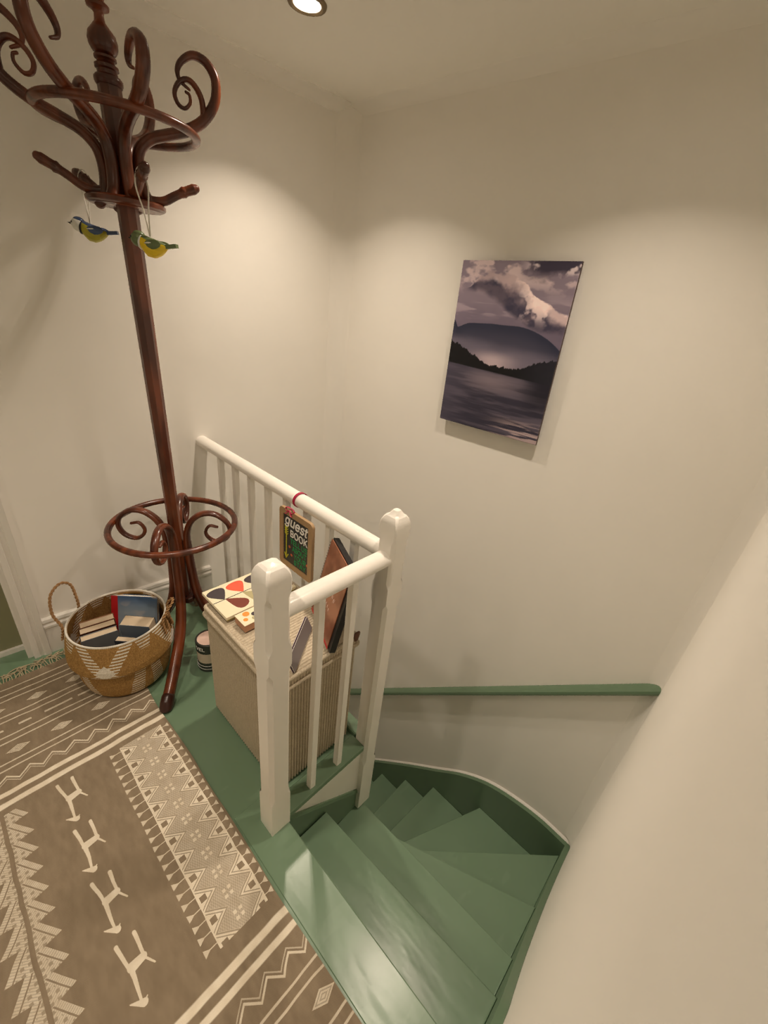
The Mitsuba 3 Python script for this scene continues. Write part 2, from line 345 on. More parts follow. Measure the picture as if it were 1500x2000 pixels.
# ------------------------------------------------------------------ white railing
rl = thing("stair_railing", "white painted railing with two square posts round the stairwell", "railing")
def oct_ring(cx, cy, h, c, z):
    p = [(h, -h + c), (h, h - c), (h - c, h), (-h + c, h), (-h, h - c), (-h, -h + c), (-h + c, -h), (h - c, -h)]
    return V([[cx + a, cy + b, z] for a, b in p])
def newel(cx, cy, z0, zt):
    h = NW / 2
    S = [(z0, h, .001), (.165 + z0 if z0 > -.1 else z0 + .30, h, .001), (.185 + z0 if z0 > -.1 else z0 + .32, h, .0115), (.715, h, .0115), (.735, h, .001), (.795, h, .001), (.815, h, .0115), (.955, h, .0115), (.972, h, .004), (1.008, h, .004),
         (1.020, h - .0015, .005), (1.030, h - .005, .006), (1.038, h - .010, .007), (1.043, h - .017, .006), (zt - .0012, h - .025, .004), (zt, .002, .0005)]
    return loft([oct_ring(cx, cy, a, c, z) for z, a, c in S])
part(newel(XN, Y1, 0.0, 1.046), "m_white", rl, "newel_post", 21, label="front square post at the top of the stairs")
part(newel(XN, Y2, -0.392, 1.056), "m_white", rl, "newel_post", 21, label="rear square post where the two handrails meet")
def handrail_prof():
    a = np.linspace(-0.16 * PI, 1.16 * PI, 18); return [(0.029 * math.cos(t), .026 * math.sin(t)) for t in a] + [(-.018, -.020), (.018, -.020)]
HZ = 0.897
def rail(p0, p1):
    p0, p1 = V(p0), V(p1); t = (p1 - p0) / np.linalg.norm(p1 - p0); s = np.cross(t, [0, 0, 1.0])
    return loft([V([p + s * a + V([0, 0, b]) for a, b in handrail_prof()]) for p in (p0, p1)])
part(rail((LW(Y2) - .004, Y2, HZ), (XN - NW / 2 + .008, Y2, HZ)), "m_white", rl, "handrail", 40, label="long rounded handrail against the wall")
part(rail((XN, Y1 + NW / 2 - .008, HZ), (XN, Y2 - NW / 2 + .008, HZ)), "m_white", rl, "handrail", 40, label="short rounded handrail between the posts")
for i in range(8):
    x = .184 + .1297 * i; part(cbox(x - .0118, x + .0118, Y2 - .0118, Y2 + .0118, .026, HZ - .016, .0015), "m_white", rl, "baluster", False)
for y in (-1.068, -.945):
    part(cbox(XN - .0118, XN + .0118, y - .0118, y + .0118, .026, HZ - .016, .0015), "m_white", rl, "baluster", False)
part(cbox(LW(Y2), XN - NW / 2, Y2 - .026, Y2 + .026, 0.0, .028, .004), "m_greentrim", rl, "base_rail", False, label="green base rail")
part(cbox(XN - .045, XN + .026, Y1 + NW / 2, Y2 - NW / 2, 0.0, .028, .004), "m_greentrim", rl, "base_rail", False, label="green base rail")

# green handrail on the back wall, following the stairs down
hr = thing("wall_handrail", "green painted handrail sloping down along the back wall", "handrail")
s = (-.755 - .393) / (.776 - 2.033)
hz = lambda x: .393 + s * (x - 2.033)
def hring(x): 
    z = hz(x); pr = [(.0, -.026), (-.030, -.026), (-.040, -.020), (-.046, -.006), (-.044, .006), (-.036, .014), (-.020, .018), (0, .018)]
    return V([[x, a - .0005, z + b] for a, b in pr])
part(loft([hring(.30), hring(W - .001)]), "m_greentrim", hr, "rail", 35)

# ------------------------------------------------------------------ bentwood coat stand
SB, LEAN = V([0.336, -1.0735, 0.0]), V([-.328, -.945, 0]) * 0.012
def stand(m): m = m.copy(); z = m.vertices[:, 2:3]; m.vertices = m.vertices + SB + z * LEAN; return m
def rad(th, P):
    """(r, z) points in the upright plane at angle th (degrees)"""
    P = np.asarray(P, float); c_, s_ = math.cos(math.radians(th)), math.sin(math.radians(th)); return np.c_[P[:, 0] * c_, P[:, 0] * s_, P[:, 1]]
def side(th): return V([-math.sin(math.radians(th)), math.cos(math.radians(th)), 0])
cs = thing("coat_stand", "tall reddish brown bentwood coat stand with curled arms and an umbrella ring", "coat stand")
zz = [.30, .5, .8, 1.2, 1.6, 1.95, 2.03]; rr = [.0235, .024, .0245, .0265, .0285, .029, .0285]
pole = loft([V([[r * math.cos(a), r * math.sin(a), z] for a in (np.arange(8) + .5) * PI / 4]) for z, r in zip(zz, rr)])
part(stand(pole), "m_wood", cs, "pole", 20)
fin = [(0, 2.02), (.031, 2.022), (.034, 2.028), (.034, 2.036), (.030, 2.041), (.024, 2.044), (.024, 2.052), (.028, 2.055), (.028, 2.062), (.021, 2.066), (.020, 2.071), (.026, 2.074), (.026, 2.079), (.019, 2.083),
       (.027, 2.087), (.033, 2.097), (.0345, 2.109), (.031, 2.122), (.020, 2.135), (.0125, 2.144), (.0105, 2.158), (.014, 2.164), (.025, 2.169), (.026, 2.175), (.016, 2.183), (.019, 2.200), (.016, 2.216), (.007, 2.230), (0, 2.233)]
part(stand(lathe(fin, 40)), "m_wood", cs, "finial", 50)
ARM = [(.068, 1.772), (.053, 1.795), (.045, 1.83), (.045, 1.868), (.055, 1.903), (.084, 1.931), (.130, 1.950), (.180, 1.970), (.230, 2.003), (.266, 2.052), (.272, 2.103), (.250, 2.134), (.216, 2.140), (.187, 2.122), (.173, 2.100), (.177, 2.079), (.200, 2.065)]
CURL = [(.233, 2.006), (.231, 2.05), (.215, 2.077), (.195, 2.085), (.173, 2.073), (.160, 2.049), (.167, 2.027), (.184, 2.021), (.199, 2.036), (.199, 2.053), (.190, 2.058)]
A2 = spline(ARM, 6); C2 = spline(CURL, 6)
ra = np.interp(np.linspace(0, 1, len(A2)), [0, .45, .62, .8, 1], [.0150, .0145, .0128, .0085, .0034])
rc = np.interp(np.linspace(0, 1, len(C2)), [0, .3, 1], [.0085, .0070, .0034])
def squash(P, k, dz): P = np.array(P); P[:, 1] = np.where(P[:, 1] > 1.95, 1.95 + (P[:, 1] - 1.95) * k, P[:, 1]) + dz; return P
for th, dz, kz in ((70.9, 0, 1.0), (138, -.010, .9), (180, -.014, .70), (250.9, -.016, .95), (310, -.004, .78), (-3, -.004, .66)):
    arm = part(stand(rtube(rad(th, squash(A2, kz, dz)), ra, 14, nrm=side(th), flat=1.15)), "m_wood", cs, "scroll_arm", 60)
    if th in (70.9, 250.9): part(stand(rtube(rad(th, squash(C2, kz, dz)), rc, 12, nrm=side(th), flat=1.5)), "m_wood", arm, "curl", 60)
a = np.arange(72) * 2 * PI / 72
part(stand(tube(np.c_[.192 * np.cos(a) + .004, .192 * np.sin(a) + .013, np.full(72, 1.950)], .0130, 12, closed=True, flat=.85, nrm=V([0, 0, 1.0]))), "m_wood", cs, "crown_ring", 60)
part(stand(lathe([(.030, 1.755), (.094, 1.754), (.103, 1.760), (.104, 1.769), (.097, 1.775), (.030, 1.777)], 64)), "m_wood", cs, "hook_collar", 40)
HK = spline([(.030, 1.800), (.065, 1.785), (.100, 1.788), (.132, 1.806), (.160, 1.821), (.178, 1.829), (.194, 1.836)], 6)
rh = np.interp(np.linspace(0, 1, len(HK)), [0, .6, .66, .7, .95, 1], [.0130, .0115, .0155, .0125, .0140, .0115])
for th in (70.9, -3, 250.9, 200):
    part(stand(rtube(rad(th, HK), rh, 12)), "m_wood", cs, "coat_hook", 60)
LEG = spline([(.040, .60), (.043, .47), (.053, .35), (.082, .245), (.137, .165), (.215, .100), (.285, .055), (.335, .030)], 7)
rleg = np.interp(np.linspace(0, 1, len(LEG)), [0, .5, 1], [.0165, .0225, .0225])
SC = spline([(.041, .58), (.045, .645), (.068, .700), (.112, .735), (.163, .737), (.205, .706), (.219, .665), (.201, .624), (.160, .607), (.130, .624), (.120, .652), (.138, .681), (.168, .677)], 6)
rs = np.interp(np.linspace(0, 1, len(SC)), [0, .3, .6, 1], [.0140, .0105, .0085, .0050])
for th in (-41, 49, 145, 208):
    leg = part(stand(rtube(rad(th, LEG), rleg, 16)), "m_wood", cs, "leg", 60)
    ft = rad(th, [(.322, .036), (.338, .026), (.352, .014)])
    part(stand(M(hull(np.vstack([ball([0, 0, 0], .0255, 2).vertices + ft[0], ball([0, 0, 0], [.025, .025, .014], 2).vertices + ft[2], ball([0, 0, 0], .0265, 2).vertices + ft[1], ball([0, 0, 0], [.026, .026, .003], 2).vertices + [ft[1][0], ft[1][1], .004 + (.009 if th == -41 else 0)]])))), "m_wooddark", leg, "foot", 60, label="dark foot")
    part(stand(rtube(rad(229 if th == 208 else th, SC), rs, 14, nrm=side(229 if th == 208 else th), flat=1.5)), "m_wood", cs, "ring_scroll", 60)
part(stand(tube(np.c_[.2345 * np.cos(a), .2345 * np.sin(a), np.full(72, .682)], .0122, 14, closed=True)), "m_wood", cs, "umbrella_ring", 60)
part(stand(M(hull(np.vstack([cbox(-.05, .05, -.012, .012, .30, .325, .003).vertices, cbox(-.012, .012, -.05, .05, .30, .325, .003).vertices])), Rz(math.radians(4)))), "m_wooddark", cs, "brace", 30)

# ------------------------------------------------------------------ two little ceramic birds hanging from the hooks
def bird(base, label, pos, yaw, pitch, white_ribbon, cols, loop):
    t = thing(base, label, "ornament", None)
    R = Rz(yaw) @ Ry(pitch)
    def B(m): m = m.copy(); m.vertices = m.vertices * 1.14; return M(m, R, pos)
    # body along +x (head at +x), length about 0.085
    xs = V([-.040, -.034, -.024, -.010, .006, .018, .026]); zc = V([.004, .002, -.002, -.005, -.004, .002, .006]); ry = V([.004, .010, .0165, .0205, .0205, .017, .012]); rz_ = V([.004, .0095, .0155, .0205, .021, .0175, .012])
    ang = np.arange(24) * 2 * PI / 24
    n = 5; xi = np.linspace(-.040, .026, 24)
    rings = [V([[x, np.interp(x, xs, ry) * math.cos(q), np.interp(x, xs, zc) + np.interp(x, xs, rz_) * math.sin(q)] for q in ang]) for x in xi]
    body = loft(rings)
    part(B(body), cols[0], t, "body", 60)
    back = [V([[x, 1.012 * np.interp(x, xs, ry) * math.cos(q), np.interp(x, xs, zc) + 1.02 * np.interp(x, xs, rz_) * math.sin(q)] for q in np.linspace(.24 * PI, .76 * PI, 14)] + [[x, 0, np.interp(x, xs, zc)]]) for x in xi]
    part(B(loft(back)), cols[1], t, "back", 60)
    part(B(ball([.032, 0, .007], [.0175, .0170, .0165])), cols[5], t, "head", 60)
    part(B(ball([.031, 0, .0175], [.0135, .0125, .0085])), cols[2], t, "cap", 60)
    part(B(M(tube(np.c_[np.zeros(24), .0142 * np.cos(ang), .0138 * np.sin(ang)], .0032, 8, closed=True), Ry(-.1), [.0225, 0, .003])), cols[4], t, "collar", 60)
    for s_ in (-1, 1):
        part(B(ball([.0435, s_ * .0115, .0100], .0026, 2)), "m_black", t, "eye", 60)
        part(B(M(ball([0, 0, 0], [.024, .0045, .0105]), Rz(s_ * -.16) @ Ry(.22), [-.012, s_ * .0185, .004])), cols[2], t, "wing", 60)
        part(B(M(ball([0, 0, 0], [.010, .0016, .0016]), Rz(s_ * -.16) @ Ry(.22), [-.004, s_ * .0228, .005])), cols[3], t, "wing_bar", 60)
    part(B(M(hull([(0, -.005, .005), (0, .005, .005), (0, -.005, -.004), (0, .005, -.004), (-.032, -.007, .004), (-.032, .007, .004), (-.032, -.006, -.004), (-.032, .006, -.004)]), Ry(.30), [-.034, 0, .004])), cols[2], t, "tail", 40)
    part(B(M(trimesh.creation.cone(.0032, .010, sections=10), Ry(PI / 2), [.0490, 0, .006])), "m_black", t, "beak", 40)
    # ribbon: a loop from the back of the bird over the hook
    part(tube(spline(loop, 8), .0030, 8, flat=.4), "m_ribbon", t, "ribbon", 60, label="white hanging ribbon")
    return t
bird("bird_ornament", "blue winged ceramic blue tit with white cheeks hanging left of the coat stand pole", V([.169, -1.152, 1.688]), math.radians(-126), -.14, True,
     ("m_birdolive", "m_birdblue", "m_birdblue", "m_birdwhite", "m_black", "m_birdwhite"), [(.166, -1.152, 1.708), (.163, -1.155, 1.76), (.170, -1.164, 1.82), (.180, -1.153, 1.843), (.188, -1.142, 1.82), (.174, -1.148, 1.76), (.168, -1.152, 1.708)])
bird("bird_ornament", "bright yellow ceramic bird with a green back hanging right of the coat stand pole", V([.498, -1.103, 1.660]), math.radians(-142), -.12, True,
     ("m_birdyellow", "m_birdgreen", "m_birdgreen", "m_birdwhite", "m_birdwhite", "m_birdgreen"), [(.496, -1.103, 1.682), (.487, -1.108, 1.74), (.474, -1.116, 1.80), (.478, -1.104, 1.838), (.482, -1.088, 1.80), (.493, -1.098, 1.74), (.498, -1.103, 1.682)])

# ------------------------------------------------------------------ woven rug
def seg(px, py, ax, ay, bx, by):
    """distance to a segment and the position 0..1 along it"""
    dx, dy = bx - ax, by - ay
    t = dr.clip(((px - ax) * dx + (py - ay) * dy) / (dx * dx + dy * dy), 0, 1)
    return dr.sqrt(dr.square(px - ax - t * dx) + dr.square(py - ay - t * dy)), t
RYC, RHW, RX0, RX1 = -1.835, 0.515, 0.055, 2.015
def on(c): return dr.select(c, mi.Float(1), mi.Float(0))
def line(d, w): return 1 - smoothstep(w * .75, w * 1.25, dr.abs(d))
def rug_c(p, n, uv):
    wob = 0.004 * (noise(p.x * 9, p.y * 9) - .5) + 0.003 * (noise(p.x * 25, p.y * 25) - .5)
    x, v = p.x + wob, p.y - RYC + wob
    s = dr.select(x < 1.05, x, 2.1 - x); a = dr.abs(v)
    w = mi.Float(0)
    for c_, h in ((.587, .0085), (.627, .0098)): w = dr.maximum(w, line(s - c_, h))
    for c_ in (.10, .135, .165, .245, .272, .345, .373, .465, .492): w = dr.maximum(w, .72 * line(s - c_ - .003 * (noise(v * 7 + c_ * 91) - .5), .0030))
    w = dr.maximum(w, .75 * line(s - .310, .0045) * on(noise(v * 45, 3.0) > .3))
    f = v / .066 - dr.floor(v / .066); tri = dr.abs(2 * f - 1)
    w = dr.maximum(w, .8 * line(s - .518 - .030 * tri, .0036)); w = dr.maximum(w, .5 * line(s - .530 - .030 * tri, .0022))
    for c_, ph in ((.205, .035), (.420, .0)):
        g = (v + ph + 5) / .132; g = g - dr.floor(g) - .5
        d = dr.abs(g * .132) / .036 + dr.abs(s - c_) / .017
        w = dr.maximum(w, on(d < 1) * (.35 + .4 * on(dr.sin(d * 16) > -.2)))
    # the woven field between the double lines
    inx = on((s > .66) & (x < 1.42))
    fx = (x - .66) / .066; kx = dr.floor(fx); fx = fx - kx; t2 = dr.abs(2 * fx - 1)
    b = (a - .338) / .148
    inb = inx * on(b > 0) * on(b < 1)
    e = dr.minimum(b, 1 - b)                         # 0 at the edges of the band, .5 in the middle
    zg = .33 * (1 - t2)
    lines_ = .5 + .5 * dr.cos((e - zg) * 62)
    inside = on(e < zg - .06)
    chk = on((dr.abs(fx - .5) < .13) & (e > .05) & (e < .17))
    midd = dr.abs(e - .5) * 1.0 + .5 * (1 - t2)
    dots = on((dr.abs(dr.abs(e - .5) - .055) < .032) & (dr.abs(dr.abs(fx - dr.floor(fx + .5)) - .13) < .07))
    ripple = .42 + .16 * dr.sin(b * 150) * dr.sin(fx * 2 * PI * 5)
    band = dr.select(inside > .5, .92 - .9 * chk, dr.select(e < zg + .085, .15 + .85 * lines_, dr.maximum(ripple, .85 * dots)))
    band = dr.maximum(band, line(e * .148, .0035) * .9)
    w = dr.maximum(w, inb * band)
    dxt = dr.abs(fx * .066 * 1.0 - dr.floor(fx * 2) * .033 - .0165)
    ti = (.338 - a) / .036; to = (a - .486) / .022
    w = dr.maximum(w, .75 * inx * on((ti > 0) & (ti < 1)) * on(dxt < .0014 + .0085 * dr.maximum(ti - .55, 0) / .45))
    w = dr.maximum(w, .75 * inx * on((to > 0) & (to < 1)) * on(dxt < .0014 + .0085 * dr.maximum(to - .45, 0) / .55))
    # long-necked animals in a row
    k4 = dr.floor((x - .655) / .187); lx, ly = x - .655 - k4 * .187, a - .135
    for ax, ay, bx, by, h0, h1 in ((.012, .012, .090, .025, .0048, .0036), (.090, .025, .163, .023, .0055, .0026), (.012, .055, .082, .058, .0048, .0036), (.080, .029, .077, .055, .0115, .0095), (.082, .058, .108, .072, .0028, .0020), (.163, .027, .145, .002, .0085, .0012), (.163, .026, .156, .036, .0018, .0015)):
        d, t = seg(lx, ly, ax, ay, bx, by)
        w = dr.maximum(w, .92 * inx * on(k4 < 3.5) * on(d < h0 + (h1 - h0) * t))
    # saw-toothed band along the middle
    sx = (x - .7116 + .20 * a) / .066 + dr.select(v > 0, mi.Float(0), mi.Float(.5)); sf = sx - dr.floor(sx)
    ed = .024 + .038 * sf
    zz_ = .42 + .26 * on(dr.sin((sf * .066 + a * .5) * 900) > -.3)
    zz_ = dr.select(dr.abs(a - ed + .015) < .0018, .06, zz_)
    zz_ = dr.select((a < ed - .02) & (dr.abs(dr.sin(x * 190)) > .72) & (dr.abs(dr.sin(a * 190)) > .72), .2, zz_)
    w = dr.maximum(w, on(s > .66) * on(a < ed) * zz_)
    w = w * on((a > .0055) | (s < .655))
    base = mix((0.205, 0.158, 0.108), (0.275, 0.217, 0.152), fbm(p.x * 26, p.y * 70))
    cream = mix((0.68, 0.60, 0.475), (0.79, 0.72, 0.595), noise(p.x * 60, p.y * 60))
    weave = 1 + .10 * dr.sin(p.x * 2600) * dr.sin(p.y * 1700)
    return mix(base, cream, dr.clip(w, 0, 1)) * weave
mat("m_rug", mikit.proc(rug_c), 0.95, spec=0.05)
rg = thing("rug", "taupe woven rug with cream stripes, zigzags and llama-like animals on the green landing", "rug")
nx, ny = 150, 60
gx, gy = np.meshgrid(np.linspace(0, 1, nx), np.linspace(-1, 1, ny), indexing="ij")
X = RX0 + (RX1 - RX0) * gx; Y = RYC + RHW * gy
wv = (meshkit.fbm(np.c_[X.ravel() * 3.5, Y.ravel() * 3.5, np.zeros(X.size)], 2, 4).reshape(X.shape) - .5)
Y = Y + .016 * wv * np.abs(gy) ** 2 * np.sign(gy)
Z = .0085 + .002 * wv
top = np.c_[X.ravel(), Y.ravel(), Z.ravel()]; bot = top.copy(); bot[:, 2] = .0012
I = np.arange(nx * ny).reshape(nx, ny); f = []
q = lambda a_, b_, c_, d_: np.stack([np.c_[a_, b_, c_], np.c_[a_, c_, d_]], 1).reshape(-1, 3)
A_, B_, C_, D_ = I[:-1, :-1].ravel(), I[1:, :-1].ravel(), I[1:, 1:].ravel(), I[:-1, 1:].ravel()
N = nx * ny; f = [q(A_, B_, C_, D_), q(A_ + N, D_ + N, C_ + N, B_ + N)]
for line_ in (I[:, 0], I[-1, :], I[::-1, -1], I[0, ::-1]): f.append(q(line_[1:], line_[:-1], line_[:-1] + N, line_[1:] + N))
rm = trimesh.Trimesh(np.vstack([top, bot]), np.vstack(f), process=False); rm.fix_normals()
part(rm, "m_rug", rg, "woven_field", 30)
fr = []
for x0, sgn in ((RX0, -1),):
    for k in range(120):
        y = RYC - RHW + 2 * RHW * (k + .5) / 120 + rng.normal(0, .002); l = .05 + rng.uniform(-.012, .018); b = rng.normal(0, .018); c2 = rng.normal(0, .014)
        xl = max(x0 + sgn * l, LW(y) + .008)
        fr.append(tube(spline([(x0 + .006, y, .006), (x0 + (xl - x0) * .35, y + b * .5, .011 + rng.uniform(0, .006)), (x0 + (xl - x0) * .7, y + b + c2, .009), (xl, y + b - c2, .004)], 3), np.r_[np.full(8, .0018), .0032, .002], 6, flat=.9))
part(fr, "m_fringe", rg, "fringe", 60, label="knotted cream fringe", kind="stuff")

# ------------------------------------------------------------------ woven chest
def weave_c(p, n, uv):
    u = p.x + p.y
    d = dr.sin(p.z * 900 + 2.5 * dr.sin(u * 330)) * .5 + .5
    f = fbm(p.x * 120, p.y * 120, p.z * 160)
    return mix(mix((0.37, 0.31, 0.22), (0.56, 0.485, 0.37), f), (0.60, 0.53, 0.41), .35 * d)
mat("m_weave", mikit.proc(weave_c), 0.7, spec=0.3)
ch = thing("wicker_chest", "beige wicker chest with a braided lid edge standing inside the white railing", "chest")
CX0, CX1, CY0, CY1, CH = .714, 1.186, -1.156, -.826, .545
def scallop(x0, x1, y0, y1, pitch, amp):
    out = []
    for (ax, ay), (bx, by) in (((x0, y0), (x1, y0)), ((x1, y0), (x1, y1)), ((x1, y1), (x0, y1)), ((x0, y1), (x0, y0))):
        L_ = math.hypot(bx - ax, by - ay); k = max(1, round(L_ / pitch)); t = np.arange(k * 6) / (k * 6)
        off = amp * (np.abs(np.sin(PI * t * k)) ** .6 - .6); nx_, ny_ = (by - ay) / L_, -(bx - ax) / L_
        out += [(ax + (bx - ax) * u + nx_ * o, ay + (by - ay) * u + ny_ * o) for u, o in zip(t, off)]
    return out
part(prism(scallop(CX0 + .006, CX1 - .006, CY0 + .006, CY1 - .006, .0118, .0095), .012, .505), "m_weave", ch, "body", 40)
for x, y in ((CX0 + .03, CY0 + .03), (CX1 - .03, CY0 + .03), (CX0 + .03, CY1 - .03), (CX1 - .03, CY1 - .03)): part(M(lathe([(0, 0), (.012, 0), (.014, .013), (0, .013)], 16), t=[x, y, 0]), "m_weave", ch, "foot", 30)
lid = thing_lid = part(prism(scallop(CX0, CX1, CY0, CY1, .0112, .004), .505, .537), "m_weave", ch, "lid", 40)
k = 40; xs_ = np.linspace(CX0 + .008, CX1 - .008, k * 6 + 1); zs_ = .531 + .009 * np.abs(np.sin(PI * np.arange(k * 6 + 1) / 6))
prof = sg.Polygon(list(zip(xs_, zs_)) + [(CX1 - .008, .525), (CX0 + .008, .525)])
tp = M(prism(prof, 0, CY1 - CY0 - .012), V([[1, 0, 0], [0, 0, -1], [0, 1, 0.0]]), [0, CY1 - .006, 0])
part(tp, "m_weave", lid, "woven_top", 40)
def braid(P, r, n=3, turns=90, closed=True):
    P = np.asarray(P, float); out = []
    L_ = np.r_[0, np.cumsum(np.linalg.norm(np.diff(np.vstack([P, P[:1]]), axis=0), axis=1))]; s_ = np.linspace(0, L_[-1], 900, endpoint=False)
    Q = np.c_[[np.interp(s_, L_, np.r_[P[:, i], P[0, i]]) for i in range(3)]].T
    t_ = np.roll(Q, -1, 0) - np.roll(Q, 1, 0); t_ /= np.linalg.norm(t_, axis=1, keepdims=True); b_ = np.cross(t_, [0, 0, 1.0])
    for j in range(n):
        ph = 2 * PI * (turns * s_ / L_[-1] + j / n)
        out.append(tube(Q + r * .55 * (np.cos(ph)[:, None] * b_ + np.sin(ph)[:, None] * V([0, 0, 1.0])), r * .58, 6, closed=True))
    return cat(out)
def rrect(x0, x1, y0, y1, z, r=.012):
    return [(a_, b_, z) for a_, b_ in sg.box(x0 + r, y0 + r, x1 - r, y1 - r).buffer(r, 4).exterior.coords[:-1]]
part(braid(rrect(CX0 - .003, CX1 + .003, CY0 - .003, CY1 + .003, .506), .0068), "m_weave", lid, "braid_trim", 60)
part(braid(rrect(CX0 + .002, CX1 - .002, CY0 + .002, CY1 - .002, .537), .0068), "m_weave", lid, "braid_trim", 60)
part(M(hull(np.vstack([ball([0, 0, .012], [.004, .016, .014], 2).vertices, ball([0, 0, -.012], [.003, .009, .006], 2).vertices])), t=[CX1 + .006, -.842, .545]), "m_leather", lid, "pull_tab", 60, label="small brown leather tab")

# ------------------------------------------------------------------ things on the chest
# flat patterned box with leaf print
g = thing("gift_box", "flat cream box printed with dark, red and green leaves lying on the wicker chest", "box")
GX0, GX1, GY0, GY1, GZ = .672, .852, -1.140, -.850, .5455
part(cbox(GX0 + .004, GX1 - .004, GY0 + .004, GY1 - .004, GZ, GZ + .008, .001), "m_olive", g, "base", False)
part(cbox(GX0, GX1, GY0, GY1, GZ + .008, GZ + .021, .0012), "m_cream", g, "lid", False)
def leaf(L_, w_, n=18):
    t = np.linspace(0, PI, n); y = L_ * (1 - np.cos(t)) / 2
    half = w_ * np.sin(t) * (1 - .42 * np.cos(t)) ** 1 * (0.5 + 0.5 * y / L_) * .62
    return sg.Polygon(list(zip(half, y)) + list(zip(-half[::-1], y[::-1])))
def stick(poly, key, parent, base, x, y, z, rot):
    p_ = sa.translate(sa.rotate(poly, math.degrees(rot), origin=(0, 0)), x, y).intersection(sg.box(GX0 + .002, GY0 + .002, GX1 - .002, GY1 - .002)) if parent == g else sa.translate(sa.rotate(poly, math.degrees(rot), origin=(0, 0)), x, y)
    part(prism(p_, z, z + .0006), key, parent, base, False)
ZT = GZ + .0209
part(box(.758, .7605, GY0 + .001, GY1 - .001, ZT, ZT + .0007), "m_leafdark", g, "printed_stem", False)
for y, col in ((-1.085, "m_leafdark"), (-1.01, "m_leafred"), (-.935, "m_leafdark"), (-.88, "m_leafyellow")):
    stick(leaf(.072, .060), col, g, "printed_leaf", .757, y - .012, ZT, PI / 2 + .12)
for y, col in ((-1.092, "m_leafbrown"), (-1.025, "m_leafsage"), (-.955, "m_leafyellow"), (-.895, "m_leafbrown")):
    stick(leaf(.086, .048), col, g, "printed_leaf", .760, y, ZT, -1.0)
g2 = thing("small_box", "small white topped box with orange print beside the leaf patterned box", "box")
part(cbox(.868, .935, -1.118, -1.035, .5455, .574, .0015), "m_pinkcard", g2, "base", False, label="reddish brown cardboard side")
part(cbox(.867, .936, -1.119, -1.034, .574, .5765, .0008), "m_cream", g2, "top_sheet", False)
for (x, y, r, col) in ((.885, -1.085, .012, "m_leaforange"), (.91, -1.10, .008, "m_leaforange"), (.90, -1.062, .010, "m_leafdark"), (.918, -1.072, .008, "m_leafsage")):
    part(M(lathe([(0, 0), (r, 0), (r, .0006), (0, .0006)], 20), t=[x, y, .5765]), col, g2, "printed_dot", False)

# guest album leaning back against the long railing
def slab(P0, P1, P3, d0, d1, n_):
    """box on the parallelogram P0, P1 (along), P3 (up), from depth d0 to d1 behind it"""
    P0, P1, P3 = map(V, (P0, P1, P3)); P2 = P1 + P3 - P0
    return hull([p_ - n_ * d for p_ in (P0, P1, P2, P3) for d in (d0, d1)])
AL, AB, AT = V([.9901, -.8828, .562]), V([1.1795, -.9669, .562]), V([1.022, -.828, .852])
ea = (AB - AL) / np.linalg.norm(AB - AL); eu = AT - AL; eu -= (eu @ ea) * ea; hgt = .298; eu /= np.linalg.norm(eu); an = np.cross(ea, eu); an *= np.sign(an @ (CAM - AL))
al = thing("guest_album", "large coppery brown album with black pages leaning against the long handrail", "album")
wA = .206
part(slab(AL, AL + ea * wA, AL + eu * hgt, 0, .003, an), "m_album", al, "cover", False, label="coppery brown front cover")
part(slab(AL + ea * .004 + eu * .003, AL + ea * (wA + .020), AL + ea * .004 + eu * (hgt + .006), .004, .024, an), "m_black", al, "page_block", False, label="black pages")
part(slab(AL + ea * .002, AL + ea * (wA + .004), AL + ea * .002 + eu * .010, -.0004, .0, an), "m_redbook", al, "red_line", False)
for k in range(26):
    c_ = AL + eu * (.012 + k * .0108) - an * .004
    aa = np.arange(14) * 2 * PI / 14
    part(tube(V([c_ + ea * .006 * math.cos(q_) + an * .006 * math.sin(q_) for q_ in aa]), .0009, 5, closed=True), "m_wooddark", al, "binding_ring", 60)
def album_c(p, n, uv):
    f = fbm(p.x * 16, p.y * 16, p.z * 16); return mix((0.20, 0.068, 0.034), (0.36, 0.15, 0.085), smoothstep(.3, .75, f))
mat("m_album", mikit.proc(album_c), 0.35, spec=0.5)
# faded pale lettering on the cover: strokes too small to read
for k in range(7):
    o = AL + ea * (.045 + k * .017) + eu * (.165 - k * .004) + an * .0006
    part(rtube(spline([o, o + ea * .004 + eu * .016, o + ea * .009 + eu * .004, o + ea * .013 + eu * .018], 5), .0011, 6), "m_lid", al, "cover_script", 60)
    o = AL + ea * (.060 + k * .014) + eu * (.110 - k * .003) + an * .0006
    if k < 6: part(rtube(spline([o, o + ea * .004 + eu * .012, o + ea * .008 + eu * .002], 5), .0010, 6), "m_lid", al, "cover_script", 60)

# thin booklet standing on its long edge in front of the album
bk = thing("booklet", "thin dark booklet with white pages standing on the wicker chest below the album", "booklet")
b0, b1 = V([1.045, -.945, .596]), V([1.166, -1.105, .596]); bt = (b1 - b0) / np.linalg.norm(b1 - b0); bn = V([.8, .6, 0]); bd = V([.0, .0, -.048]) + bn * .020; bnn = np.cross(bt, bd / np.linalg.norm(bd)); bnn *= np.sign(bnn @ V([-.8, -.6, .3]))
for o0, o1, m_, nm in ((0, .0008, "m_greypage", "cover"), (.0008, .0020, "m_paperwhite", "pages"), (.0020, .0080, "m_darkcover", "pages"), (.0080, .0093, "m_paperwhite", "cover")):
    part(hull([p_ + bnn * d for p_ in (b0, b1, b1 + bd, b0 + bd) for d in (o0, o1)]), m_, bk, nm, False)

